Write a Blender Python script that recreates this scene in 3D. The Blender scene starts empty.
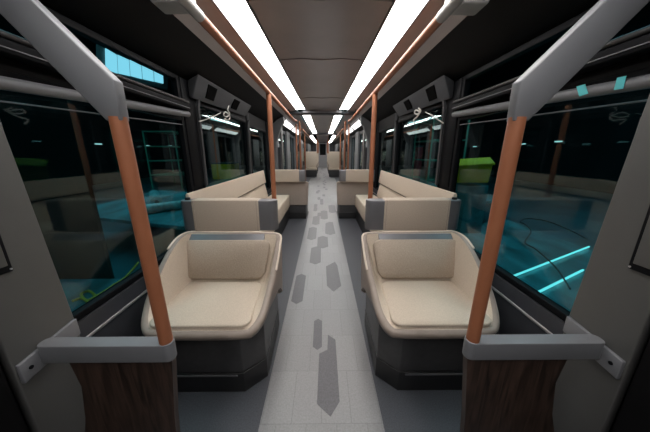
import bpy, bmesh, math, random
from mathutils import Vector
random.seed(7)
SC = bpy.context.scene
COL = SC.collection
H = 1.30; F = 243.0; PITCH = math.atan(64.0/243.0)
CP, SP = math.cos(PITCH), math.sin(PITCH)

# ------------------------------------------------------------------ materials
def new_mat(name):
    m = bpy.data.materials.new(name); m.use_nodes = True
    nt = m.node_tree; b = nt.nodes['Principled BSDF']
    return m, nt, b
def solid(name, col, rough=.5, metal=0., noise=0., nscale=30., bump=0., spec=.5, stretch=None, coat=0.):
    m, nt, b = new_mat(name)
    b.inputs['Roughness'].default_value = rough
    b.inputs['Metallic'].default_value = metal
    b.inputs['Specular IOR Level'].default_value = spec
    if coat: b.inputs['Coat Weight'].default_value = coat; b.inputs['Coat Roughness'].default_value = .15
    tc = nt.nodes.new('ShaderNodeTexCoord'); mp = nt.nodes.new('ShaderNodeMapping')
    nt.links.new(tc.outputs['Object'], mp.inputs[0])
    if stretch: mp.inputs['Scale'].default_value = stretch
    n = nt.nodes.new('ShaderNodeTexNoise'); n.inputs['Scale'].default_value = nscale; n.inputs['Detail'].default_value = 5
    nt.links.new(mp.outputs[0], n.inputs['Vector'])
    r = nt.nodes.new('ShaderNodeValToRGB')
    r.color_ramp.elements[0].position = .3; r.color_ramp.elements[1].position = .7
    r.color_ramp.elements[0].color = (*[c*(1-noise) for c in col], 1)
    r.color_ramp.elements[1].color = (*[min(1, c*(1+noise)) for c in col], 1)
    nt.links.new(n.outputs['Fac'], r.inputs[0]); nt.links.new(r.outputs[0], b.inputs['Base Color'])
    if bump:
        bp = nt.nodes.new('ShaderNodeBump'); bp.inputs['Strength'].default_value = bump; bp.inputs['Distance'].default_value = .002
        nt.links.new(n.outputs['Fac'], bp.inputs['Height']); nt.links.new(bp.outputs[0], b.inputs['Normal'])
    return m
def emit(name, col, st):
    m = bpy.data.materials.new(name); m.use_nodes = True; nt = m.node_tree
    nt.nodes.remove(nt.nodes['Principled BSDF'])
    e = nt.nodes.new('ShaderNodeEmission'); e.inputs[0].default_value = (*col, 1); e.inputs[1].default_value = st
    nt.links.new(e.outputs[0], nt.nodes['Material Output'].inputs[0]); return m
def glassy(name, tint, ior=1.5, k=.8):
    m = bpy.data.materials.new(name); m.use_nodes = True; nt = m.node_tree
    nt.nodes.remove(nt.nodes['Principled BSDF'])
    t = nt.nodes.new('ShaderNodeBsdfTransparent'); t.inputs[0].default_value = (*tint, 1)
    g = nt.nodes.new('ShaderNodeBsdfGlossy'); g.inputs['Roughness'].default_value = .015; g.inputs[0].default_value = (.8, .9, .9, 1)
    lw = nt.nodes.new('ShaderNodeLayerWeight'); lw.inputs[0].default_value = .5
    pw = nt.nodes.new('ShaderNodeMath'); pw.operation = 'POWER'; pw.inputs[1].default_value = 4.0
    fr = nt.nodes.new('ShaderNodeMath'); fr.operation = 'MULTIPLY_ADD'; fr.inputs[1].default_value = k; fr.inputs[2].default_value = .056*k
    nt.links.new(lw.outputs['Facing'], pw.inputs[0]); nt.links.new(pw.outputs[0], fr.inputs[0])
    mx = nt.nodes.new('ShaderNodeMixShader')
    nt.links.new(fr.outputs[0], mx.inputs[0]); nt.links.new(t.outputs[0], mx.inputs[1]); nt.links.new(g.outputs[0], mx.inputs[2])
    nt.links.new(mx.outputs[0], nt.nodes['Material Output'].inputs[0]); return m

M = {}
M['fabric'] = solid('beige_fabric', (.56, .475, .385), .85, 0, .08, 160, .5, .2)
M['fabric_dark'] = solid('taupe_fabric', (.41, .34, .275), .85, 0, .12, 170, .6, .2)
M['leather'] = solid('cream_leather', (.31, .255, .22), .5, 0, .05, 40, .1, .4)
M['base'] = solid('charcoal_laminate', (.048, .047, .049), .42, 0, .12, 30, 0, .5)
M['doorgrey'] = solid('door_grey', (.30,.30,.31), .5, 0, .05, 5)
M['gangway'] = solid('gangway_grey', (.14,.147,.155), .5, 0, .1, 5)
M['board'] = solid('dark_reflection', (.008,.016,.016), .5, 0, .3, 1.5)  # near-black, imitates the dark reflections in the left window
M['pale'] = solid('pale_grey_paint', (.42,.41,.40), .45, 0, .05, 6)
M['film'] = solid('teal_film', (.16,.42,.44), .3, 0, .4, 14)
M['hole'] = solid('opening_black', (.002,.002,.002), .8, 0, .1, 10, 0, .02)
M['piping'] = solid('cream_piping', (.66,.57,.48), .6, 0, .04, 30)
M['kick'] = solid('black_plinth', (.013, .013, .014), .4, 0, .1, 20)
M['metal'] = solid('grey_metal', (.20, .20, .215), .38, .55, .05, 12)
M['silver'] = solid('brushed_silver', (.55, .55, .57), .35, .7, .05, 12)
M['orange'] = solid('copper_paint', (.335, .122, .058), .5, .1, .04, 8)
M['bracket'] = solid('light_grey_paint', (.17, .175, .19), .42, .1, .04, 8)
M['panel'] = solid('warm_grey_panel', (.088, .088, .086), .45, .1, .06, 6)
M['black'] = solid('black_panel', (.0045, .0045, .005), .6, 0, .1, 10, 0, .12)
M['dark'] = solid('dark_frame', (.005, .0055, .007), .55, 0, .1, 10, 0, .1)
M['wall'] = solid('anthracite_wall', (.038, .040, .048), .5, 0, .1, 12)
M['ceil'] = solid('bronze_ceiling', (.36, .32, .31), .28, .25, .08, 3, .05)
M['cove'] = solid('grey_cove', (.33, .30, .29), .5, .1, .05, 5)
M['portal'] = solid('portal_grey', (.045, .047, .052), .55, .0, .05, 5, 0, .3)
M['light'] = emit('light_diffuser', (1, .965, .93), 12.5)
M['doorlight'] = emit('door_light', (1, .98, .96), 2.2)
M['glass'] = glassy('tinted_glass', (.50, .66, .67), 1.5)
M['vent_glass'] = glassy('vent_glass', (.6,.75,.78), 1.5, 0)
M['white'] = solid('white_cord', (.72, .70, .66), .6, 0, .05, 30)
M['cyan_tape'] = solid('cyan_tape', (.10, .62, .66), .5, 0, .06, 20)
M['lime'] = solid('lime_plastic', (.98, .62, .01), .5, 0, .06, 6)
M['teal'] = solid('teal_sheet', (.045, .22, .25), .3, 0, .65, 4, .6, .5, (1,.35,1))
M['teal_dark'] = solid('hall_floor', (.015, .10, .12), .3, 0, .4, 1.2)
M['hallwall'] = solid('hall_wall', (.006, .010, .013), .7, 0, .5, .7)
M['cable'] = solid('black_cable', (.006, .006, .007), .5)
M['yellow'] = solid('yellow_hose', (.55, .42, .03), .5, 0, .1, 10)
M['cyan_glow'] = emit('cyan_tube', (.25, .95, 1), 2.2)
M['pale_glow'] = emit('pale_tube', (.75, 1, 1), 1.6)
M['skylight'] = emit('lit_panes', (.42, .85, 1), 1.4)
M['green'] = solid('green_paint', (.04, .30, .20), .5, 0, .2, 4)
M['red'] = solid('red_paint', (.45, .04, .05), .5)
M['steel'] = solid('dark_steel', (.06, .09, .09), .5, .3, .2, 6)

# wood
def wood():
    m, nt, b = new_mat('dark_wood'); b.inputs['Roughness'].default_value = .45
    tc = nt.nodes.new('ShaderNodeTexCoord'); mp = nt.nodes.new('ShaderNodeMapping'); mp.inputs['Scale'].default_value = (26, 26, 2.2)
    n = nt.nodes.new('ShaderNodeTexNoise'); n.inputs['Scale'].default_value = 2; n.inputs['Detail'].default_value = 8; n.inputs['Distortion'].default_value = 1.2
    r = nt.nodes.new('ShaderNodeValToRGB')
    r.color_ramp.elements[0].position = .3; r.color_ramp.elements[0].color = (.012, .008, .006, 1)
    r.color_ramp.elements[1].position = .75; r.color_ramp.elements[1].color = (.075, .045, .034, 1)
    nt.links.new(tc.outputs['Object'], mp.inputs[0]); nt.links.new(mp.outputs[0], n.inputs['Vector'])
    nt.links.new(n.outputs['Fac'], r.inputs[0]); nt.links.new(r.outputs[0], b.inputs['Base Color']); return m
M['wood'] = wood()
# pale aisle flooring: fine speckle plus faint tile joints
def aisle():
    m, nt, b = new_mat('aisle_vinyl'); b.inputs['Roughness'].default_value = .42
    tc = nt.nodes.new('ShaderNodeTexCoord'); mp = nt.nodes.new('ShaderNodeMapping')
    br = nt.nodes.new('ShaderNodeTexBrick'); br.inputs['Scale'].default_value = 1
    br.inputs['Brick Width'].default_value = .15; br.inputs['Row Height'].default_value = .30; br.inputs['Mortar Size'].default_value = .0022
    br.inputs['Color1'].default_value = (.25, .245, .25, 1); br.inputs['Color2'].default_value = (.225, .22, .225, 1); br.inputs['Mortar'].default_value = (.195, .19, .195, 1)
    n = nt.nodes.new('ShaderNodeTexNoise'); n.inputs['Scale'].default_value = 120; n.inputs['Detail'].default_value = 6
    mr = nt.nodes.new('ShaderNodeMapRange'); mr.inputs['To Min'].default_value = .70; mr.inputs['To Max'].default_value = 1.3
    mx = nt.nodes.new('ShaderNodeMix'); mx.data_type = 'RGBA'; mx.blend_type = 'MULTIPLY'; mx.inputs[0].default_value = 1
    nt.links.new(tc.outputs['Object'], mp.inputs[0]); nt.links.new(mp.outputs[0], br.inputs['Vector']); nt.links.new(tc.outputs['Object'], n.inputs['Vector'])
    nt.links.new(n.outputs['Fac'], mr.inputs['Value']); nt.links.new(br.outputs['Color'], mx.inputs[6]); nt.links.new(mr.outputs[0], mx.inputs[7])
    nt.links.new(mx.outputs[2], b.inputs['Base Color']); return m
M['aisle'] = aisle()
M['hex'] = solid('dark_floor_inlay', (.095, .092, .102), .42, 0, .2, 120)
M['side_floor'] = solid('slate_floor', (.062, .066, .078), .5, 0, .25, 150)

# ------------------------------------------------------------------ mesh helpers
ORG = {}
class MB:
    def __init__(s, T=None): s.v = []; s.f = []; s.m = []; s.T = T; s.mi = 0
    def add(s, vs, fs):
        o = len(s.v); s.v += [tuple(v) for v in vs]; s.f += [[o+i for i in f] for f in fs]; s.m += [s.mi]*len(fs); return s
    def box(s, x0, x1, y0, y1, z0, z1):
        return s.add([(x0,y0,z0),(x1,y0,z0),(x1,y1,z0),(x0,y1,z0),(x0,y0,z1),(x1,y0,z1),(x1,y1,z1),(x0,y1,z1)],
                     [(0,3,2,1),(4,5,6,7),(0,1,5,4),(1,2,6,5),(2,3,7,6),(3,0,4,7)])
    def loft(s, rings, cap=True, closed=True):
        n = len(rings[0]); vs = [p for r in rings for p in r]; fs = []
        for k in range(len(rings)-1):
            for i in range(n if closed else n-1):
                j = (i+1) % n; fs.append((k*n+i, k*n+j, (k+1)*n+j, (k+1)*n+i))
        if cap: fs.append(tuple(range(n-1, -1, -1))); fs.append(tuple((len(rings)-1)*n+i for i in range(n)))
        return s.add(vs, fs)
    def prism_y(s, poly, y0, y1): return s.loft([[(x,y0,z) for x,z in poly],[(x,y1,z) for x,z in poly]])
    def prism_z(s, poly, z0, z1): return s.loft([[(x,y,z0) for x,y in poly],[(x,y,z1) for x,y in poly]])
    def prism_x(s, poly, x0, x1): return s.loft([[(x0,y,z) for y,z in poly],[(x1,y,z) for y,z in poly]])
    def tube(s, pts, r, n=14, sx=1):
        pts = [Vector(p) for p in pts]; rings = []
        up = None
        for i, p in enumerate(pts):
            t = (pts[min(i+1, len(pts)-1)] - pts[max(i-1, 0)]).normalized()
            if up is None: up = Vector((0,0,1)) if abs(t.z) < .9 else Vector((1,0,0))
            a = t.cross(up).normalized(); b = a.cross(t).normalized(); up = b
            rings.append([tuple(p + a*math.cos(q*2*math.pi/n)*r*sx + b*math.sin(q*2*math.pi/n)*r) for q in range(n)])
        return s.loft(rings)
    def build(s, name, mats, parent=None, bevel=0, seg=3, smooth=True, sub=0, ang=35):
        if not isinstance(mats, (list, tuple)): mats = [mats]
        T = s.T or (lambda p: p); org = ORG.get(parent.name, Vector()) if parent else Vector()
        vs = [Vector(T(v)) for v in s.v]
        me = bpy.data.meshes.new(name)
        pos = org
        if not parent:                       # origin of a lone mesh at the middle of its base
            lo = Vector([min(v[i] for v in vs) for i in range(3)]); hi = Vector([max(v[i] for v in vs) for i in range(3)])
            pos = Vector(((lo.x+hi.x)/2, (lo.y+hi.y)/2, lo.z))
            if name == 'floor': pos = Vector()
        me.from_pydata([v-pos for v in vs], [], s.f)
        for m in mats: me.materials.append(m)
        for p, i in zip(me.polygons, s.m): p.material_index = i
        bm = bmesh.new(); bm.from_mesh(me); bmesh.ops.recalc_face_normals(bm, faces=bm.faces); bm.to_mesh(me); bm.free()
        if smooth:
            me.shade_smooth(); me.set_sharp_from_angle(angle=math.radians(ang))
        o = bpy.data.objects.new(name, me); COL.objects.link(o)
        if parent: o.parent = parent; ORG[o.name] = org
        else: o.location = pos; ORG[o.name] = pos
        if bevel:
            b = o.modifiers.new('bevel', 'BEVEL'); b.width = bevel; b.segments = seg; b.limit_method = 'ANGLE'; b.angle_limit = math.radians(35); b.harden_normals = False
            if smooth: me.shade_smooth(); [setattr(e, 'use_edge_sharp', False) for e in me.edges]
        if sub:
            m_ = o.modifiers.new('sub', 'SUBSURF'); m_.levels = sub; m_.render_levels = sub
        return o
def tag(o, label=None, cat=None, group=None, kind=None):
    if label: o['label'] = label
    if cat: o['category'] = cat
    if group: o['group'] = group
    if kind: o['kind'] = kind
    return o
def empty(name, loc, label, cat, group=None):
    o = bpy.data.objects.new(name, None); COL.objects.link(o); o.location = loc; o.empty_display_size = .1
    ORG[o.name] = Vector(loc); return tag(o, label, cat, group)
def struct(mb, name, mats, parent=None, **k):
    o = mb.build(name, mats, parent, **k)
    if not parent: o['kind'] = 'structure'
    return o
def spline(ctrl, n, closed=True):
    out = []; m = len(ctrl); segs = m if closed else m-1
    for k in range(n):
        t = k*segs/(n if closed else n-1); i = min(int(t), segs-1); f = t-i
        g = (lambda j: Vector(ctrl[j % m])) if closed else (lambda j: Vector(ctrl[max(0, min(m-1, j))]))
        p0, p1, p2, p3 = g(i-1), g(i), g(i+1), g(i+2)
        out.append(.5*((2*p1)+(p2-p0)*f+(2*p0-5*p1+4*p2-p3)*f*f+(3*p1-p0-3*p2+p3)*f**3))
    return out
def rrect(x0, x1, y0, y1, r, n=6):
    pts = []
    for cx, cy, a in ((x1-r,y1-r,0),(x0+r,y1-r,90),(x0+r,y0+r,180),(x1-r,y0+r,270)):
        for k in range(n+1):
            q = math.radians(a+90*k/n); pts.append((cx+r*math.cos(q), cy+r*math.sin(q)))
    return pts
# world point where the sight line of a photograph measurement meets the plane z = c or x = c
def ray(px, py):
    a = (px-323)/F; b = (216-py)/F
    return Vector((a, CP+b*SP, -SP+b*CP))
def atz(px, py, z=0):
    d = ray(px, py); return Vector((0,0,H)) + d*((z-H)/d.z)
def atx(px, py, x):
    d = ray(px, py); return Vector((0,0,H)) + d*(x/d.x)
def sidename(s): return 'left' if s < 0 else 'right'

# ------------------------------------------------------------------ camera
cam = bpy.data.cameras.new('camera'); co = bpy.data.objects.new('camera', cam); COL.objects.link(co)
cam.sensor_width = 36; cam.lens = F/650*36; cam.clip_start = .02; cam.clip_end = 200
co.location = (.01, 0, H); co.rotation_euler = (math.pi/2-PITCH, 0, math.radians(-.47))
SC.camera = co

# ------------------------------------------------------------------ floor
Y0, Y1 = -2.2, 22.0
fl = MB(); fl.box(-1.14, 1.14, Y0, Y1, -.12, 0)
def strip(y0, y1, w0, w1):
    fl.add([(-w0,y0,.0015),(w0,y0,.0015),(w1,y1,.0015),(-w1,y1,.0015),(-w0,y0,-.01),(w0,y0,-.01),(w1,y1,-.01),(-w1,y1,-.01)],
           [(0,1,2,3),(0,4,5,1),(1,5,6,2),(2,6,7,3),(3,7,4,0)])
fl.mi = 1; strip(Y0, 5.35, .305, .305); strip(5.35, 12.6, .62, .62); strip(12.6, Y1, .40, .40)
fl.mi = 2
def hexa(x0, x1, y0, y1, notch=False):
    w = x1-x0; t = w*.42
    if notch: P = [(x0,y0+t),((x0+x1)/2,y0-.0),(x1,y0+t),(x1-.012,y1-t*.35),(x0+w*.50,y1),(x0+w*.36,y1-t*.5),(x0+.012,y1-t*1.4)]
    else: P = [(x0,y0+t),((x0+x1)/2,y0),(x1,y0+t),(x1,y1-t),((x0+x1)/2,y1),(x0,y1-t)]
    fl.add([(x,y,.0026) for x,y in P]+[(x,y,.0) for x,y in P], [tuple(range(len(P)))]+[(i,(i+1)%len(P),(i+1)%len(P)+len(P),i+len(P)) for i in range(len(P))])
def polypx(pts):
    P = [atz(*q) for q in pts]; n = len(P)
    fl.add([(p.x,p.y,.0026) for p in P]+[(p.x,p.y,0) for p in P], [tuple(range(n))]+[(i,(i+1)%n,(i+1)%n+n,i+n) for i in range(n)])
def hexpx(xa, xb, yt, yb, notch=False):
    a = atz(xa, (yt+yb)/2); b = atz(xb, (yt+yb)/2); hexa(a.x, b.x, atz(323, yb).y, atz(323, yt).y, notch)
polypx([(318.4,404),(332,417),(341,402),(336.5,340),(329,335),(328.5,350),(320.3,354)]); hexpx(314.5, 323, 319, 350); hexpx(294.5, 305, 274, 304); polypx([(326.7,266.6),(335.5,262),(338,265.7),(342,286),(334.5,291.7),(327.7,286)])
hexpx(311, 321.5, 246.5, 264.5); hexpx(318, 328.5, 236, 248.5); hexpx(308.5, 317, 227, 240); hexpx(325.5, 335, 222, 235, True)
hexpx(313, 320, 216, 225); hexpx(321, 328, 210.5, 219.5); hexpx(329, 336, 205, 213)
y = 4.9
while y < 21:
    x = random.uniform(-.24, .16); hexa(x, x+.085, y, y+random.uniform(.3, .5)); y += random.uniform(.3, .55)
struct(fl, 'floor', [M['side_floor'], M['aisle'], M['hex']], smooth=False)

# ------------------------------------------------------------------ ceiling
def narrow(x, y):                                   # the light slots run slightly inwards along the car
    f = .09*max(0, min(1, (y-1.0)/4.2)); a = abs(x)
    k = f*(a/.405 if a < .405 else 1 if a < .65 else 0)
    return x-k if x > 0 else x+k
c = MB(lambda p: (narrow(p[0], p[1]), p[1], p[2]))
prof = [(-.405,2.095),(-.2,2.108),(0,2.098),(.2,2.108),(.405,2.095),(.405,2.15),(-.405,2.15)]
yy = Y0
for y1 in (1.0, 1.62, 2.5, 4.1, 5.2):
    c.prism_y(prof, yy, y1-.006); yy = y1
    c.prism_y([(x, z-.006 if z < 2.12 else z) for x, z in prof], y1-.05, y1-.012)
for y1 in (8, 11.1, 14, 17.5, Y1): c.prism_y(prof, yy, y1-.01); yy = y1
struct(c, 'ceiling', [M['ceil']], smooth=True)
for s in (-1, 1):
    q = MB(lambda p, s=s: (s*narrow(p[0], p[1]), p[1], p[2]))
    q.prism_y([(.60,2.10),(.70,2.065),(.80,2.02),(.80,2.15),(.60,2.15)], 5.2, Y1).prism_y([(.60,2.10),(.70,2.065),(.80,2.02),(.80,2.15),(.60,2.15)], 1.0, 5.2).prism_y([(.60,2.10),(.70,2.065),(.80,2.02),(.80,2.15),(.60,2.15)], Y0, 1.0)
    struct(q, 'ceiling_edge_'+sidename(s), M['cove'])
    q = MB(lambda p, s=s: (s*p[0], p[1], p[2]))
    q.prism_y([(.802,2.02),(.95,1.945),(1.06,1.88),(1.13,1.865),(1.13,2.15),(.802,2.15)], Y0, Y1)
    struct(q, 'ceiling_cove_'+sidename(s), M['black'])
segs = [(-1.7, 5.05), (5.5, 9.2), (9.5, 11.1), (12.6, 21.0)]
place = ['running from overhead to the first cross frame', 'beyond the first cross frame', 'short one past the second', 'nearest the end door']
for s in (-1, 1):
    for k, (a, b) in enumerate(segs):
        du = (0, -.06, -.07, .14)[k]; dz_ = -.055 if k == 3 else 0
        T = lambda p, s=s, du=du, dz_=dz_: (s*(narrow(p[0], p[1])+du), p[1], p[2]+dz_)
        e = empty('ceiling_light', (s*.5, (a+b)/2, 2.085), 'long white %s hand ceiling light strip %s' % (sidename(s), place[k]), 'ceiling light', 'ceiling light strips')
        cuts = [a] + [v for v in (1.0,) if a < v < b] + [b]; df, fr_ = MB(T), MB(T)
        for c0, c1 in zip(cuts, cuts[1:]):
            df.prism_y([(.420,2.092),(.588,2.092),(.588,2.11),(.420,2.11)], c0, c1)
            fr_.box(.408,.418,c0,c1,2.086,2.13).box(.590,.600,c0,c1,2.086,2.13)
        df.build('diffuser', M['light'], e)
        fr_.build('light_frame', M['metal'], e)
# vestibule door lights
for s in (-1, 1):
    T = lambda p, s=s: (s*p[0], p[1], p[2])
    for k, (a, b) in enumerate(((5.75, 7.2), (7.5, 9.3))):
        e = empty('door_light', (s*.85, (a+b)/2, 1.97), 'slanted lit panel above %s side door, %s of the pair' % (sidename(s), ('nearer', 'farther')[k]), 'light panel', 'door header lights')
        MB(T).prism_y([(.79,1.985),(.90,1.90),(.905,1.91),(.795,1.998)], a, b).build('diffuser', M['doorlight'], e)
        MB(T).prism_y([(.775,1.985),(.788,1.975),(.793,2.00),(.778,2.005)], a, b).build('light_frame', M['metal'], e)

# ------------------------------------------------------------------ side walls, windows
wn = 0
def window(s, y0, y1, z0, z1, num, mat='glass', glassx=1.125):
    T = lambda p: (s*p[0], p[1], p[2])
    w = .035; fm = MB(T)
    fm.box(1.095, 1.14, y0, y0+w, z0, z1).box(1.095, 1.14, y1-w, y1, z0, z1).box(1.095, 1.14, y0+w, y1-w, z0, z0+w).box(1.095, 1.14, y0+w, y1-w, z1-w, z1)
    f = struct(fm, 'window_%d' % num, M['dark'], bevel=.004)
    MB(T).box(glassx, glassx+.005, y0+w, y1-w, z0+w, z1-w).build('window_pane', M[mat], f, smooth=False)
    return f
for s in (-1, 1):
    T = lambda p, s=s: (s*p[0], p[1], p[2])
    nm = sidename(s)
    # wall below windows
    w = MB(T); w.prism_y([(1.075,0),(1.14,0),(1.14,.56),(1.085,.56),(1.075,.50)], .76, Y1)
    struct(w, 'wall_'+nm, M['wall'])
    w = MB(T); w.box(1.066, 1.074, .76, 5.6, .472, .486)
    struct(w, 'trim_%d' % (1 if s < 0 else 2), M['silver'], bevel=.002)
    # pillars between the windows, leaning inwards at the top
    pil = MB(T)
    for a, b in ((2.08, 2.27), (3.74, 3.88), (5.0, 5.30)):
        pil.prism_y([(1.098,.56),(1.14,.56),(1.14,1.862),(1.087,1.862),(1.085,1.66),(1.085,1.02),(1.098,1.0)], a, b)
    struct(pil, 'wall_pillars_'+nm, M['dark'], bevel=.01)
    pe = MB(T)
    for a in (2.272, 3.72): pe.prism_y([(1.072,1.0),(1.09,1.0),(1.085,1.66),(1.07,1.74),(1.052,1.74),(1.065,1.66)], a, a+.03)
    struct(pe, 'trim_%d' % (3 if s < 0 else 4), M['portal'])
    o = 0 if s < 0 else 10
    window(s, .78, 2.08, .56, 1.575, 1+o)
    window(s, .78, 2.08, 1.67, 1.865, 2+o, mat='vent_glass')
    window(s, 2.27, 3.74, .56, 1.74, 3+o)
    window(s, 3.88, 5.0, .56, 1.70, 4+o)
    hd = MB(T); hd.box(1.10, 1.14, 3.88, 5.0, 1.70, 1.88); hd.box(1.10,1.14,2.27,3.74,1.74,1.88); hd.box(1.10,1.14,.78,2.08,1.575,1.67)
    struct(hd, 'wall_header_'+nm, M['black'])
    # rail and blind housing over the big window
    MBr = MB(T).tube([(1.062, .77, 1.515), (1.062, 2.08, 1.590)], .022, 14)
    tag(MBr.build('window_rail', M['bracket']), 'grey rounded rail across the big %s window below its vent pane' % nm, 'rail')
    b = empty('blind_housing', (s*1.06, 1.4, 1.665), 'black ribbed blind housing above the grey rail on the %s' % nm, 'blind')
    MB(T).box(1.03, 1.094, .79, 2.07, 1.615, 1.66).build('housing', M['dark'], b, bevel=.006)
    MB(T).tube([(1.045, .79, 1.675), (1.045, 2.07, 1.675)], .013, 12).build('roller', M['kick'], b)
    MB(T).box(1.026, 1.03, .80, 2.06, 1.630, 1.633).build('trim_line', M['metal'], b)
    # thin horizontal wire across glass
    MB1 = MB(T).tube([(1.10, .80, 1.465), (1.10, 2.06, 1.51)], .003, 8)
    tag(MB1.build('window_wire', M['metal']), 'thin grey bar across the top of the big %s window' % nm, 'bar')
    # header box with two vents above window two
    h = empty('header_box', (s*1.0, 2.95, 1.66), 'grey slanted box with two black openings above the second %s window' % nm, 'overhead box')
    MB(T).loft([[(1.055,2.18,1.725),(1.083,2.18,1.735),(1.083,2.18,1.86),(.988,2.18,1.906)], [(1.065,3.62,1.775),(1.09,3.62,1.785),(1.09,3.62,1.87),(.968,3.62,1.915)]]).build('housing', M['portal'], h, bevel=.008)
    for ya in (2.38, 3.02):
        def P(t, yb, o_): # point on the slanted face
            k_ = (yb-2.18)/1.44
            bx_, tx_ = 1.055+.01*k_, .985-.02*k_; bz_, tz_ = 1.725+.05*k_, 1.908+.008*k_
            return (bx_+(tx_-bx_)*t-.86*o_, yb, bz_+(tz_-bz_)*t-.5*o_)
        MB(T).loft([[P(.2,ya,.004),P(.2,ya+.17,.004),P(.82,ya+.17,.004),P(.82,ya,.004)], [P(.2,ya,-.01),P(.2,ya+.17,-.01),P(.82,ya+.17,-.01),P(.82,ya,-.01)]]).build('opening', M['hole'], h)
    # grab rail with its pole
    g = empty('grab_rail', (s*.605, 3.0, .27), 'copper overhead grab rail with pole rising from the %s bench' % nm, 'handrail', 'overhead grab rails')
    MB(T).tube([(.605,1.43,1.955),(.605,5.5,1.955),(.57,5.62,1.955)], .025, 16).build('rail', M['orange'], g)
    MB(T).tube([(.605,-1.6,1.955),(.605,1.43,1.955)], .027, 16).build('rail_sleeve', M['pale'], g)
    MB(T).tube([(.605,3.02,.515),(.605,3.02,1.94)], .029, 18).build('pole', M['orange'], g)
    for yb in (4.95,):
        MB(T).tube([(.605,yb,1.965),(.635,yb,2.08)], .008, 10).build('rail_mount', M['dark'], g)
    # ceiling mount block near camera
    MB(T).box(.622,.79,1.34,1.46,1.972,2.045).build('mount_block', M['pale'], g, bevel=.012)

# ------------------------------------------------------------------ seating
def seat(T, org, label, group):
    e = empty('tram_seat', org, label, 'seat', group)
    ctrl = [(.40,1.02,.425),(.335,1.05,.43),(.305,1.15,.445),(.300,1.30,.485),(.288,1.44,.575),(.280,1.55,.68),(.292,1.63,.735),(.40,1.655,.742),
            (.64,1.655,.744),(.86,1.655,.748),(.938,1.632,.755),(.962,1.53,.75),(.960,1.40,.705),(.960,1.26,.61),(.962,1.15,.50),(.92,1.06,.437),(.84,1.022,.425),(.64,1.015,.425)]
    N = 120; ring = spline(ctrl, N)
    nor = []
    for i in range(N):
        t = ring[(i+1) % N]-ring[i-1]; n = Vector((-t.y, t.x, 0)).normalized(); c_ = Vector((.65,1.33,0))
        if n.dot(c_-ring[i]) < 0: n = -n
        nor.append(n)
    def sm(a, b, x): t = max(0, min(1, (x-a)/(b-a))); return t*t*(3-2*t)
    R = []
    R.append([(p.x+n.x*.035, p.y+n.y*.03, .375-.10*sm(1.5,1.65,p.y)) for p, n in zip(ring, nor)])
    R.append([(p.x+n.x*.012, p.y+n.y*.010, min(p.z-.02, .385-.10*sm(1.5,1.65,p.y))) for p, n in zip(ring, nor)])
    R.append([(p.x, p.y, p.z-.018) for p in ring])
    R.append([(p.x+n.x*.006, p.y+n.y*.006, p.z-.002) for p, n in zip(ring, nor)])
    R.append([(p.x+n.x*.020, p.y+n.y*.020, p.z+.006) for p, n in zip(ring, nor)])
    R.append([(p.x+n.x*.036, p.y+n.y*.030, p.z) for p, n in zip(ring, nor)])
    shell = MB(T)
    shell.mi = 0; shell.loft(R, cap=False)
    shell.mi = 1
    def pan(p): return Vector((max(.385, min(.90, .65+(p.x-.65)*.84)), max(1.055, min(1.485, p.y)), .443))
    a = [Vector(q) for q in R[-1]]; b = [pan(p) for p in a]
    R2 = [a, [x_.lerp(y_, .35)-Vector((0,0,.004)) for x_, y_ in zip(a, b)], [x_.lerp(y_, .8)-Vector((0,0,.012)) if x_.z > .5 else x_.lerp(y_, .8) for x_, y_ in zip(a, b)], b,
          [Vector((.66,1.28,.443))+(q-Vector((.66,1.28,.443)))*.5 for q in b]]
    shell.loft([[tuple(q) for q in r] for r in R2], cap=False)
    shell.add([tuple(q) for q in R2[-1]], [tuple(range(N))])
    shell.build('shell', [M['leather'], M['fabric']], e, ang=60)
    idx = [i for i in range(N) if ring[i].y > 1.42]
    arc = [(ring[i].x+nor[i].x*.004, ring[i].y+nor[i].y*.004, ring[i].z-.001) for i in idx]
    MB(T).tube(arc, .0075, 8).build('piping', M['piping'], e)
    # cushions
    cu = MB(T); P = [(x-(.035 if x < .65 else .02)*(1.478-y)/.433, y) for x, y in rrect(.40, .91, 1.048, 1.478, .055)]
    cu.loft([[(x,y,.44) for x,y in P],[(x,y,.449) for x,y in P],[(.65+(x-.65)*.985,1.26+(y-1.26)*.98,.4545) for x,y in P]])
    cu.build('seat_cushion', M['fabric'], e, ang=70)
    bc = MB(T); P = rrect(-.262, .262, 0, .26, .05); R = []
    d = Vector((0,.085,.235)).normalized(); nn = Vector((0,-d.z,d.y))
    for off, k in ((0,1),(.02,1),(.028,.965)):
        r = []
        for x, t in P:
            x2 = x*k*(1+.15*t/.26); t2 = .13+(t-.13)*k
            q = Vector((.65+x2, 1.497, .468))+d*t2+nn*off; r.append(tuple(q))
        R.append(r)
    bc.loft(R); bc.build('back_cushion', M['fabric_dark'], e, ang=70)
    MB(T).loft([[(.40,1.578,.712),(.40,1.60,.700),(.40,1.628,.742),(.40,1.612,.746)], [(.925,1.578,.712),(.925,1.60,.700),(.925,1.628,.742),(.925,1.612,.746)]]).build('metal_strip', M['metal'], e)
    base = MB(T); base.prism_z([(.43,1.075),(.325,1.17),(.335,1.625),(.94,1.625),(.94,1.075)], .13, .385)
    ba = base.build('base', M['base'], e, bevel=.006)
    k = MB(T); k.prism_z([(.428,1.070),(.322,1.168),(.333,1.63),(.943,1.63),(.943,1.070)], .0, .128)
    k.build('kick_plate', M['kick'], e, bevel=.003)
    MB(T).box(.46, .82, 1.064, 1.071, .112, .120).build('trim_line', M['metal'], e)
    return e

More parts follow.
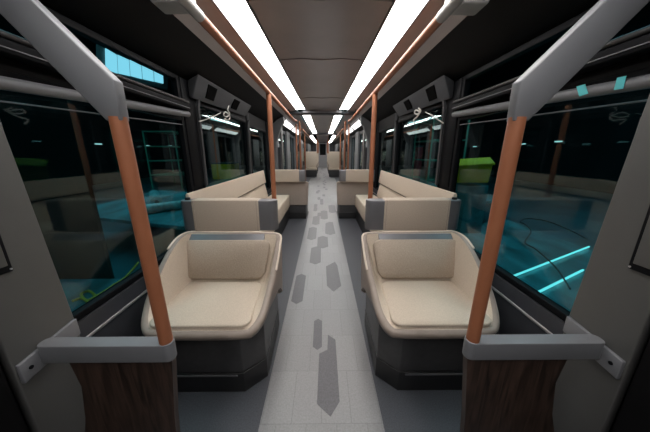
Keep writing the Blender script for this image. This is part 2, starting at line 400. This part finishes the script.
def endpanel(T, parent):
    core = MB(T); P = []
    for k in range(13):
        q = math.radians(-90+180*k/12); P.append((.945+.05*math.cos(q), 1.705+.045*math.sin(q)))
    for k in range(13):
        q = math.radians(90+180*k/12); P.append((.37+.055*math.cos(q), 1.705+.045*math.sin(q)))
    core.prism_z(P, .756, .972); core.build('corner_cladding', M['metal'], parent, bevel=.004, ang=50)
    sl = MB(T); sl.box(.44, .905, 1.655, 1.755, .752, .978)
    sl.build('end_panel', M['fabric_dark2'], parent, bevel=.008)
    sd = MB(T)
    for x in (.455, .89): MB(T).box(x-.0015, x+.0015, 1.6535, 1.6565, .76, .972).build('seam', M['leather'], parent)
M['fabric_dark2'] = solid('panel_fabric', (.47, .395, .325), .85, 0, .1, 160, .5, .2)

def bench(T, T2, org, label, group):
    e = empty('bench', org, label, 'bench', group)
    MB(T).box(.63, 1.00, 1.76, 4.60, .275, .512).build('seat_cushion', M['fabric'], e, bevel=.022, seg=4)
    MB(T).prism_y([(1.002,.30),(1.074,.30),(1.074,.742),(1.055,.742),(1.002,.50)], 1.90, 4.46).build('lower_backrest', M['fabric'], e, bevel=.008)
    MB(T).prism_y([(1.025,.762),(1.06,.755),(1.083,.965),(1.078,.982),(1.055,.980)], 1.91, 4.45).build('upper_backrest', M['fabric'], e, bevel=.008)
    MB(T).prism_y([(1.05,.743),(1.072,.743),(1.072,.76),(1.05,.76)], 1.91, 4.45).build('gap_profile', M['kick'], e)
    MB(T).box(.665, 1.07, 1.665, 4.69, 0, .272).build('base', M['kick'], e, bevel=.004)
    endpanel(T, e); endpanel(T2, e)
    MB(T).tube([(.95,1.705,.96),(.95,1.705,.988)], .018, 16).build('socket', M['kick'], e)
    return e

def screen(T, org, label, tall=False):
    e = empty('partition_screen', org, label, 'partition', 'partition screens')
    ya = .66
    T0 = T
    T = lambda p: T0((p[0]+(.022 if (p[0] > .85 and T0((1,0,0))[0] > 0) else 0), p[1], p[2]))
    # wooden leaf under the bar
    wd = MB(T)
    wd.loft([[(.545,ya-.012,0),(.93,ya-.012,0),(.93,ya+.012,0),(.545,ya+.012,0)] , [(.512,ya-.012,.40),(.822,ya-.012,.40),(.822,ya+.012,.40),(.512,ya+.012,.40)],
             [(.490,ya-.012,.58),(.80,ya-.012,.54),(.80,ya+.012,.54),(.490,ya+.012,.58)], [(.482,ya-.012,.648),(.816,ya-.012,.648),(.816,ya+.012,.648),(.482,ya+.012,.648)]])
    wd.build('wooden_panel', M['wood'], e)
    br = MB(T); P = rrect(.475, .90, ya-.022, ya+.022, .02, 5); br.prism_z(P, .646, .710); br.build('top_bar', M['bracket'], e, bevel=.003)
    MB(T).prism_x([(.588,.622),(.77,.648),(.77,.713),(.588,.688)], .890, .902).build('side_bar', M['bracket'], e, bevel=.003)
    MB(T).tube([(.8895,.612,.660),(.887,.612,.660)], .006, 12).build('screw', M['dark'], e)
    zt = 1.955 if tall else 1.385
    MB(T).tube([(.497,ya,.70),(.507,ya,zt)], .0195, 20).build('pole', M['orange'], e)
    if not tall:
        bk = MB(T); P = [(.489,1.375),(.526,1.375),(.915,1.845),(.915,1.935),(.487,1.466)]
        bk.loft([[(x,ya-.015,z) for x,z in P],[(x,ya+.015,z) for x,z in P]]); bk.build('bracket', M['bracket'], e, bevel=.004)
    pn = MB(T); pn.prism_x([(.588,0),(.775,0),(.775,.66),(.715,1.95),(.57,1.95)], .901, .93); p_ = pn.build('side_panel', M['panel'], e, bevel=.004)
    if not tall:
        ht = MB(T).box(.896,.9005,.592,.655,.965,1.19).build('hatch', M['dark'], e, bevel=.003)
        MB(T).box(.893,.896,.595,.645,.985,1.175).build('hatch_cover', M['panel'], ht, bevel=.003)
        MB(T).tube([(.896,.650,.972),(.894,.650,.972)], .003, 10).build('screw', M['silver'], ht)
    MB(T).box(.931, 1.07, .745, .765, 0, 1.4).build('return_panel', M['wall'], e)
    return e

def tall_seat(y, s, label):
    T = lambda p: (s*p[0], y+p[1], p[2])
    e = empty('transverse_seat', (s*.6, y, 0), label, 'seat', 'tall seats at the far end')
    MB(T).box(.30, .92, .0, .48, .36, .47).build('seat_cushion', M['fabric'], e, bevel=.03)
    MB(T).prism_x([(.42,.47),(.52,.47),(.60,1.31),(.52,1.33)], .30, .92).build('backrest', M['fabric'], e, bevel=.03)
    MB(T).box(.29, .335, .05, .50, .47, .66).build('armrest', M['leather'], e, bevel=.015)
    MB(T).box(.34, .94, .06, .50, 0, .36).build('base', M['base'], e, bevel=.01)
    MB(T).tube([(.31,.52,1.22),(.31,.52,2.0)], .02, 10).build('pole', M['orange'], e)
    return e
def module(off, s, nm, far):
    T = lambda p: (s*p[0], off+p[1], p[2])
    T2 = lambda p: (s*p[0], off+6.36-p[1], p[2])
    d = 'far ' if far else ''
    if far:
        bl = 'distant beige bench on the %s, in the second seating bay' % nm
        sl = 'distant beige seat on the %s facing the camera' % nm; sr = 'distant beige seat on the %s with its back to the camera' % nm
        pl = 'distant screen with copper pole ahead of the second bay on the %s' % nm; pr = 'distant screen with copper pole behind the second bay on the %s' % nm
    else:
        bl = 'long beige bench along the %s windows with fabric end panels' % nm
        sl = 'large beige bucket seat in the %s foreground facing the camera' % nm; sr = 'beige bucket seat at the far end of the %s bench, seen from behind' % nm
        pl = 'dark wood screen with grey bar and tilted copper pole in the %s foreground' % nm; pr = 'screen with copper pole just beyond the %s bench' % nm
    bench(T, T2, (s*.8, off+3.18, 0), bl, 'longitudinal benches')
    seat(T, (s*.65, off+1.33, 0), sl, 'bucket seats')
    seat(T2, (s*.65, off+5.03, 0), sr, 'bucket seats')
    screen(T, (s*.7, off+.66, 0), pl, tall=far)
    screen(T2, (s*.7, off+5.70, 0), pr, tall=True)
for s in (-1, 1):
    module(0, s, sidename(s), False)
    for k, yy_ in enumerate((13.2, 15.2, 17.2)):
        tall_seat(yy_, s, '%s distant tall beige seat on the %s beyond the vestibule' % (('nearest', 'middle', 'farthest')[k], sidename(s)))

# ------------------------------------------------------------------ vestibules, portals, end wall
for s in (-1, 1):
    T = lambda p, s=s: (s*p[0], p[1], p[2]); nm = sidename(s)
    # near door area behind and beside camera
    w = MB(T); w.box(.905+(.022 if s > 0 else 0), 1.14, Y0, .565, 0, 1.94); w.box(.935+(.022 if s > 0 else 0), 1.14, .565, .738, 0, 1.90); struct(w, 'wall_near_'+nm, M['black'])
    # door zone beyond the first bay
    n0 = 1 if s < 0 else 2
    for k, (a, b) in enumerate(((6.0, 7.35), (8.0, 9.35), (10.0, 12.0))):
        dm = MB(T); dm.box(1.06,1.10,a,a+.07,.56,1.86).box(1.06,1.10,b-.07,b,.56,1.86).box(1.06,1.10,(a+b)/2-.04,(a+b)/2+.04,.56,1.86).box(1.06,1.10,a+.07,b-.07,1.78,1.86)
        d = struct(dm, 'door_%d' % (n0+2*k), M['portal'], bevel=.006)
        MB(T).box(1.078,1.084,a+.07,(a+b)/2-.04,.56,1.78).box(1.078,1.084,(a+b)/2+.04,b-.07,.56,1.78).build('door_glass', M['glass'], d, smooth=False)
    w = MB(T)
    for a, b in ((5.301,6.0),(7.35,8.0),(9.35,10.0),(12.0,13.0),(17.9,Y1)): w.box(1.03,1.14,a,b,.56,1.88)
    struct(w, 'wall_piers_'+nm, M['gangway'])
    w = MB(T); w.box(1.10,1.14,13.0,17.9,1.55,1.88); w.box(1.10,1.14,13.0,17.9,.56,.75); struct(w, 'wall_far_header_'+nm, M['black'])
    window(s, 13.0, 15.4, .75, 1.55, 5 if s < 0 else 15); window(s, 15.4, 17.9, .75, 1.55, 6 if s < 0 else 16)
    # portal frames
    for k, a in enumerate((5.35, 9.5)):
        p = MB(T); P = [(1.03,0),(1.03,1.55),(.90,1.86),(.70,2.02),(.0,2.05),(.0,2.094),(.72,2.08),(.93,1.92),(1.06,1.6),(1.06,0)]
        P = [(1.03,.0),(.985,.1),(.975,1.50),(.86,1.82),(.80,1.90),(.80,2.02),(.95,1.94),(1.03,1.86)]
        p.prism_y(P, a, a+.16); struct(p, 'trim_%d' % ((5 if s < 0 else 6)+2*k), M['gangway'], bevel=.01)
    # vestibule poles
    tx = ('beside the left doors', 'beside the right doors')[s > 0]
    for k, (xx, yy_) in enumerate(((.72, 7.0), (.66, 9.4))):
        e = empty('grab_pole', (s*xx, yy_, 0), '%s floor to ceiling copper pole %s' % (('nearer', 'farther')[k], tx), 'pole', 'vestibule grab poles')
        MB(T).tube([(xx,yy_,0.02),(xx,yy_,2.03 if xx > .7 else 2.06)], .022, 16).build('pole', M['orange'], e)
        MB(T).tube([(xx,yy_,0),(xx,yy_,.03)], .04, 20).build('floor_flange', M['metal'], e)
    r = empty('grab_rail', (s*.605, 10, 1.93), 'second overhead copper rail above the %s vestibule' % nm, 'handrail', 'overhead grab rails')
    MB(T).tube([(.605,7.6,1.955),(.605,12.6,1.955)], .0225, 12).build('rail', M['orange'], r)
    for yb in (8, 12.2): MB(T).tube([(.605,yb,1.965),(.635,yb,2.08)], .014, 10).build('rail_mount', M['bracket'], r)
for k, a in enumerate((5.2, 11.15)):
    b = MB(); b.prism_y([(-.80,2.045),(-.4,2.035),(.4,2.035),(.80,2.045),(.80,2.08),(.4,2.075),(-.4,2.075),(-.80,2.08)], a, a+.22)
    struct(b, 'trim_%d' % (9+k), M['portal'], bevel=.01)
    b = MB(); b.box(-.39,.39,a-.03,a-.008,2.05,2.094); struct(b, 'trim_%d' % (11+k), M['metal'], bevel=.004)
w = MB(); w.box(-1.14,-.58,Y1,Y1+.1,0,2.15).box(.58,1.14,Y1,Y1+.1,0,2.15).box(-.58,.58,Y1,Y1+.1,2.06,2.15); struct(w, 'wall_back', M['wall'])
w = MB(); w.box(-1.14,1.14,Y0-.1,Y0,0,2.15); struct(w, 'wall_front', M['wall'])
d = MB(); d.box(-.58,.58,Y1,Y1+.06,0,1.04).box(-.58,-.26,Y1,Y1+.06,1.04,1.98).box(.26,.58,Y1,Y1+.06,1.04,1.98).box(-.58,.58,Y1,Y1+.06,1.98,2.06)
dd = struct(d, 'door_9', M['doorgrey'])
MB().box(-.26,.26,Y1+.02,Y1+.03,1.04,1.98).build('door_glass', M['black'], dd)
MB().box(-.57,-.53,Y1-.02,Y1,0,2.05).box(.53,.57,Y1-.02,Y1,0,2.05).box(-.53,.53,Y1-.02,Y1,2.0,2.05).build('door_frame', M['silver'], dd)
MB().tube([(.42,Y1-.03,.95),(.42,Y1-.03,1.15)], .012, 8).build('door_handle', M['metal'], dd)

# ------------------------------------------------------------------ cords tied under the header boxes
def tube_px(pts, x, r, nm, mat, label, cat, n=40):
    P = [atx(px, py, x) for px, py in pts]
    return tag(MB().tube([tuple(q) for q in spline([tuple(p) for p in P], n, False)], r, 8).build(nm, mat), label, cat)
tube_px([(230,106),(229,110),(231,114),(228,117),(225,115),(227,112),(231,116),(230,120),(226,119),(228,124)], -1.04, .006, 'knotted_cord', M['white'], 'white knotted cord hanging under the left grey header box', 'cord', 60)
tube_px([(420,108),(422,111),(419,114),(416,113),(417,110),(421,112),(418,117),(415,120),(416,124)], 1.04, .008, 'knotted_cord', M['white'], 'thick white knotted cord hanging under the right grey header box', 'cord', 60)
tube_px([(201,121.5),(208,119.5),(216,116),(222,113)], -1.05, .005, 'white_cable', M['white'], 'white cable drooping across the second left window', 'cable', 20)
tube_px([(427,112),(433,115),(439,119),(445,123)], 1.05, .005, 'white_cable', M['white'], 'white cable slanting across the second right window', 'cable', 20)

# tapes on the right pane
for k, q in enumerate(([(581,86),(590,83.5),(593,93),(584,96)], [(623,77),(632.5,75),(629,88),(619.5,89.5)])):
    P = [atx(px, py, 1.094 if True else 0) for px, py in q]
    P = [Vector((1.039, p.y*1.039/1.094, H+(p.z-H)*1.039/1.094)) for p in P]
    t = MB(); t.loft([[tuple(p) for p in P], [(p.x+.0015, p.y, p.z) for p in P]])
    tag(t.build('tape', M['cyan_tape'], smooth=False), ('cyan tape piece stuck by the right window rail, nearer the copper pole', 'cyan tape piece stuck by the right window rail, nearer the right edge')[k], 'tape', 'cyan tape pieces')

# ------------------------------------------------------------------ the dim hall outside
HZ = -.38
w = MB(); w.box(-16, 16, -8, 32, HZ-.1, HZ); struct(w, 'hall_floor', M['teal_dark'])
for s in (-1, 1):
    w = MB(lambda p, s=s: (s*p[0], p[1], p[2])); w.box(12, 12.2, -8, 32, HZ, 7); struct(w, 'hall_wall_'+sidename(s), M['hallwall'])
w = MB(); w.box(-12, 12, 31.8, 32, HZ, 7); struct(w, 'hall_wall_back', M['hallwall'])
w = MB(); w.box(-12, 12, -8.2, -8, HZ, 7); struct(w, 'hall_wall_front', M['hallwall'])
w = MB(); w.box(-12.2, 12.2, -8.2, 32, 7, 7.1); struct(w, 'hall_ceiling', M['hallwall'])
# lit high windows on the left: five panes, each with frame
X = -7.0
a = atx(108, 50, X); b_ = atx(166, 82, X)
e = empty('clerestory_window', (X, (a.y+b_.y)/2, a.z-1), 'row of five lit pale blue panes seen through the upper left window', 'window')
q = [((108,49),(108.5,71)), ((120,55.5),(121,74)), ((132,60.5),(133,76.5)), ((144,66),(145,79.5)), ((156,71),(156.5,82)), ((165.5,74.5),(166,84))]
for k in range(5):
    P = [atx(*q[k][0], X), atx(q[k+1][0][0]-1.2, q[k+1][0][1], X), atx(q[k+1][1][0]-1.2, q[k+1][1][1], X), atx(*q[k][1], X)]
    MB().loft([[tuple(p) for p in P], [(p.x-.03,p.y,p.z) for p in P]]).build('pane', M['skylight'], e, smooth=False)
P = [atx(103,44,X), atx(170,72,X), atx(170,90,X), atx(103,73,X)]
MB().loft([[(p.x-.05,p.y,p.z) for p in P], [(p.x-.15,p.y,p.z) for p in P]]).build('window_frame', M['steel'], e, smooth=False)
# tables / platforms under teal film beside the tram
def platform(P, z, th, label, mat='teal'):
    e = empty('work_platform', (sum(p.x for p in P)/len(P), sum(p.y for p in P)/len(P), HZ), label, 'platform')
    MB().loft([[(p.x,p.y,z-th) for p in P], [(p.x,p.y,z) for p in P]]).build('deck', M[mat], e, smooth=False)
    c = sum(P, Vector())/len(P)
    for p in P:
        q = p.lerp(c, .12); MB().box(q.x-.04,q.x+.04,q.y-.04,q.y+.04,HZ,z-th).build('leg', M['steel'], e)
    return e
V = lambda x, y: Vector((x, y, 0))
platform([V(1.35,.9), V(3.4,1.2), V(3.4,4.3), V(1.35,3.4)], .10, .05, 'low teal covered platform outside the big right window')
platform([V(1.5,4.6), V(4.2,5.4), V(4.2,8.5), V(1.6,7.5)], .25, .05, 'second teal platform farther along outside the right windows')
platform([V(-1.35,.9), V(-3.1,.9), V(-3.1,2.25), V(-1.35,2.25)], .05, .05, 'low teal platform outside the big left window')
platform([V(-1.5,3.1), V(-4.4,4.0), V(-4.4,6.6), V(-1.5,5.6)], .30, .05, 'teal deck standing higher outside the left windows')
# glowing cyan strips lying on right platform
for k, (p0, p1) in enumerate((((515,277),(592,247.5)), ((541,293),(586,271)))):
    A = atz(*p0, .12); B = atz(*p1, .12)
    tag(MB().tube([tuple(A), tuple(B)], .010, 10).build('light_tube', M['cyan_glow']), ('long cyan light tube lying on the right teal platform', 'short cyan light tube nearest the right edge outside the window')[k], 'light tube', 'cyan tubes outside')
P = [atz(px, py, .142) for px, py in ((573,290),(558,268),(538,250),(527,243),(533,232),(527,225),(522,222),(530,219),(550,222),(575,232),(590,240))]
tag(MB().tube([tuple(p) for p in spline([tuple(p) for p in P], 60, False)], .008, 8).build('black_cable', M['cable']), 'black cable snaking over the right teal platform', 'cable')
P = [atz(px, py, .065) for px, py in ((75,300),(84,297),(92,301),(98,296),(92,290),(84,293),(90,299),(104,292),(116,284),(128,276),(140,262))]
tag(MB().tube([tuple(p) for p in spline([tuple(p) for p in P], 60, False)], .011, 8).build('yellow_hose', M['yellow']), 'yellow hose coiled on the left teal platform', 'hose')
# wrapped bundles and pallets waiting on and around the platforms
def bundle(x, y, z, l, r, ang, label):
    e = empty('wrapped_roll', (x, y, z), label, 'roll', 'wrapped rolls outside')
    c, n = math.cos(ang), math.sin(ang)
    MB().tube([(x-c*l/2,y-n*l/2,z+r),(x+c*l/2,y+n*l/2,z+r)], r, 16).build('film', M['film'], e)
    MB().tube([(x-c*l*.52,y-n*l*.52,z+r),(x+c*l*.52,y+n*l*.52,z+r)], r*.35, 12).build('core', M['steel'], e)
bundle(1.72, 3.0, .10, .55, .05, 1.3, 'pale teal wrapped roll on the low right platform near the lime box')
bundle(-2.6, 4.3, .30, 1.2, .08, .8, 'slimmer pale teal wrapped roll lying on the higher left deck')
bundle(-3.4, 4.9, .30, 1.0, .10, 2.2, 'thick pale teal wrapped roll lying across the higher left deck')
# lime box
e = empty('lime_box', (2.62, 3.9, .10), 'lime green open topped box outside the right window behind copper pole', 'box')
bx = MB()
cx, cy, z0 = 2.45, 3.55, .10
def slab(P, th, off):
    bx.loft([P, [tuple(Vector(p)+Vector(off)) for p in P]])
A = [atx(460,159,2.3), atx(492,157,2.5), atx(497,163,2.25), atx(452.5,166,2.0)]
MB().loft([[tuple(p) for p in A], [(p.x,p.y,p.z-.03) for p in A]]).build('lid', M['lime'], e, bevel=.008)
B = [Vector((p.x,p.y,p.z-.03)) for p in A]; c_ = sum(B, Vector())/4
MB().loft([[tuple(c_+(p-c_)*.92) for p in B], [tuple(c_+(p-c_)*.86-Vector((0,0,.24))) for p in B]]).build('body', M['lime'], e, bevel=.01)
zb = min(p.z for p in B)-.24
MB().box(c_.x-.16,c_.x+.16,c_.y-.22,c_.y+.22,.10,zb).build('stand', M['teal'], e)
# fluorescent tubes seen through second windows
for k, (p0, p1, X) in enumerate((((212,119),(236,124.5),-6.0), ((409,123),(437,117.5),6.0), ((134,190),(170,181),-2.8))):
    if k == 2: continue
    A = atx(*p0, X); B = atx(*p1, X)
    e = empty('batten_lamp', ((A+B)/2), ('white batten lamp seen through the second left window', 'white batten lamp seen through the second right window')[k], 'lamp', 'batten lamps in the hall')
    MB().tube([tuple(A), tuple(B)], .05, 10).build('tube', M['pale_glow'], e)
    mid = (A+B)/2; MB().tube([(mid.x,mid.y,mid.z+.1),(mid.x,mid.y,7.0)], .012, 6).build('hanger', M['steel'], e)
    MB().tube([tuple(A+Vector((0,0,.10))), tuple(B+Vector((0,0,.10)))], .06, 4).build('fitting', M['steel'], e)
# scaffold towers and lattice shelving in the hall
def tower(x, y, w, d, h, mat, label, n=4):
    e = empty('scaffold_tower', (x, y, HZ), label, 'scaffold', 'scaffold towers')
    for i in (0, 1):
        for j in (0, 1):
            MB().tube([(x+(i-.5)*w,y+(j-.5)*d,HZ),(x+(i-.5)*w,y+(j-.5)*d,HZ+h)], .03, 8).build('post', M[mat], e)
    for k in range(1, n+1):
        z = HZ+h*k/n
        MB().box(x-w/2,x+w/2,y-d/2,y+d/2,z-.04,z).build('shelf', M[mat], e)
tower(4.4, 9.6, 1.2, 1.6, 2.8, 'green', 'green scaffold tower seen through the second right window')
tower(-7.4, 12.5, 1.4, 1.8, 2.6, 'green', 'green scaffold tower seen through the second left window')
tower(-4.6, 2.7, .6, .9, 2.9, 'steel', 'grey equipment rack beyond the big left window')
# crates and red cabinet
def crate(x0, x1, y0, y1, z0, z1, mat, label, cat='crate', nm='crate'):
    e = empty(nm, ((x0+x1)/2, (y0+y1)/2, z0), label, cat)
    MB().box(x0,x1,y0,y1,z0,z1).build('body', M[mat], e, bevel=.02)
    MB().box(x0-.02,x1+.02,y0-.02,y1+.02,z1-.06,z1+.02).build('lid', M['steel'], e, bevel=.01)
crate(4.9,5.15,12.9,13.3,HZ,1.6,'red','red and white cabinet seen through second right window','cabinet','cabinet')
crate(-4.4,-3.6,1.2,2.0,HZ,.75,'steel','dark crate standing outside the big left window')
crate(-7.0,-5.8,15.6,17.2,HZ,.62,'lime','lime crate outside the second left window')
e = empty('reflection_board', (-2.6, 2.1, HZ), 'added tall dark board imitating window reflections outside the big left window', 'board')  # added board, stands in for dark seat reflections in the left glass
MB().box(-2.9,-2.2,2.30,2.34,HZ+.1,1.75).build('board', M['board'], e)
for xx in (-2.85,-2.25): MB().box(xx-.02,xx+.02,2.1,2.5,HZ,HZ+.1).build('foot', M['steel'], e)
# small hall lamps far away
for k, (x, y, z) in enumerate(((-11.6,11.6,1.75),(-11.6,13.2,1.7),(-11.6,14.6,1.8),(-11.6,16.8,1.7),(-11.6,19.3,1.75),(11.6,12.4,1.8),(11.6,14.6,1.75),(11.6,19.2,1.7))):
    e = empty('wall_lamp', (x, y, z), 'small white wall lamp on the %s hall wall, %s from the near end' % (('left','right')[x > 0], ('first','second','third','fourth','fifth','first','second','third')[k]), 'lamp', 'hall wall lamps')
    MB().box(x-.05,x+.05,y-.16,y+.16,z-.03,z+.03).build('diffuser', M['pale_glow'], e)
    sx = 1 if x > 0 else -1
    MB().box(min(x+sx*.05,x+sx*.4),max(x+sx*.05,x+sx*.4),y-.05,y+.05,z-.02,z+.02).build('arm', M['steel'], e)

# hall light: cool lamps hanging over both sides
def area(name, loc, size, power, col, rot=(0,0,0)):
    l = bpy.data.lights.new(name, 'AREA'); l.energy = power; l.color = col; l.shape = 'RECTANGLE'; l.size, l.size_y = size
    o = bpy.data.objects.new(name, l); o.location = loc; o.rotation_euler = rot; COL.objects.link(o)
area('hall_lamp', (-4.5, 4, 6.5), (3, 8), 420, (.42, .88, 1))
area('hall_lamp', (4.5, 4, 6.5), (3, 8), 400, (.38, .86, 1))

wd = bpy.data.worlds.new('world'); SC.world = wd; wd.use_nodes = True
wd.node_tree.nodes['Background'].inputs[0].default_value = (.01, .02, .025, 1); wd.node_tree.nodes['Background'].inputs[1].default_value = .3
vs = SC.view_settings; vs.view_transform = 'Standard'; vs.look = 'None'; vs.gamma = 1; vs.exposure = 0; vs.use_curve_mapping = False
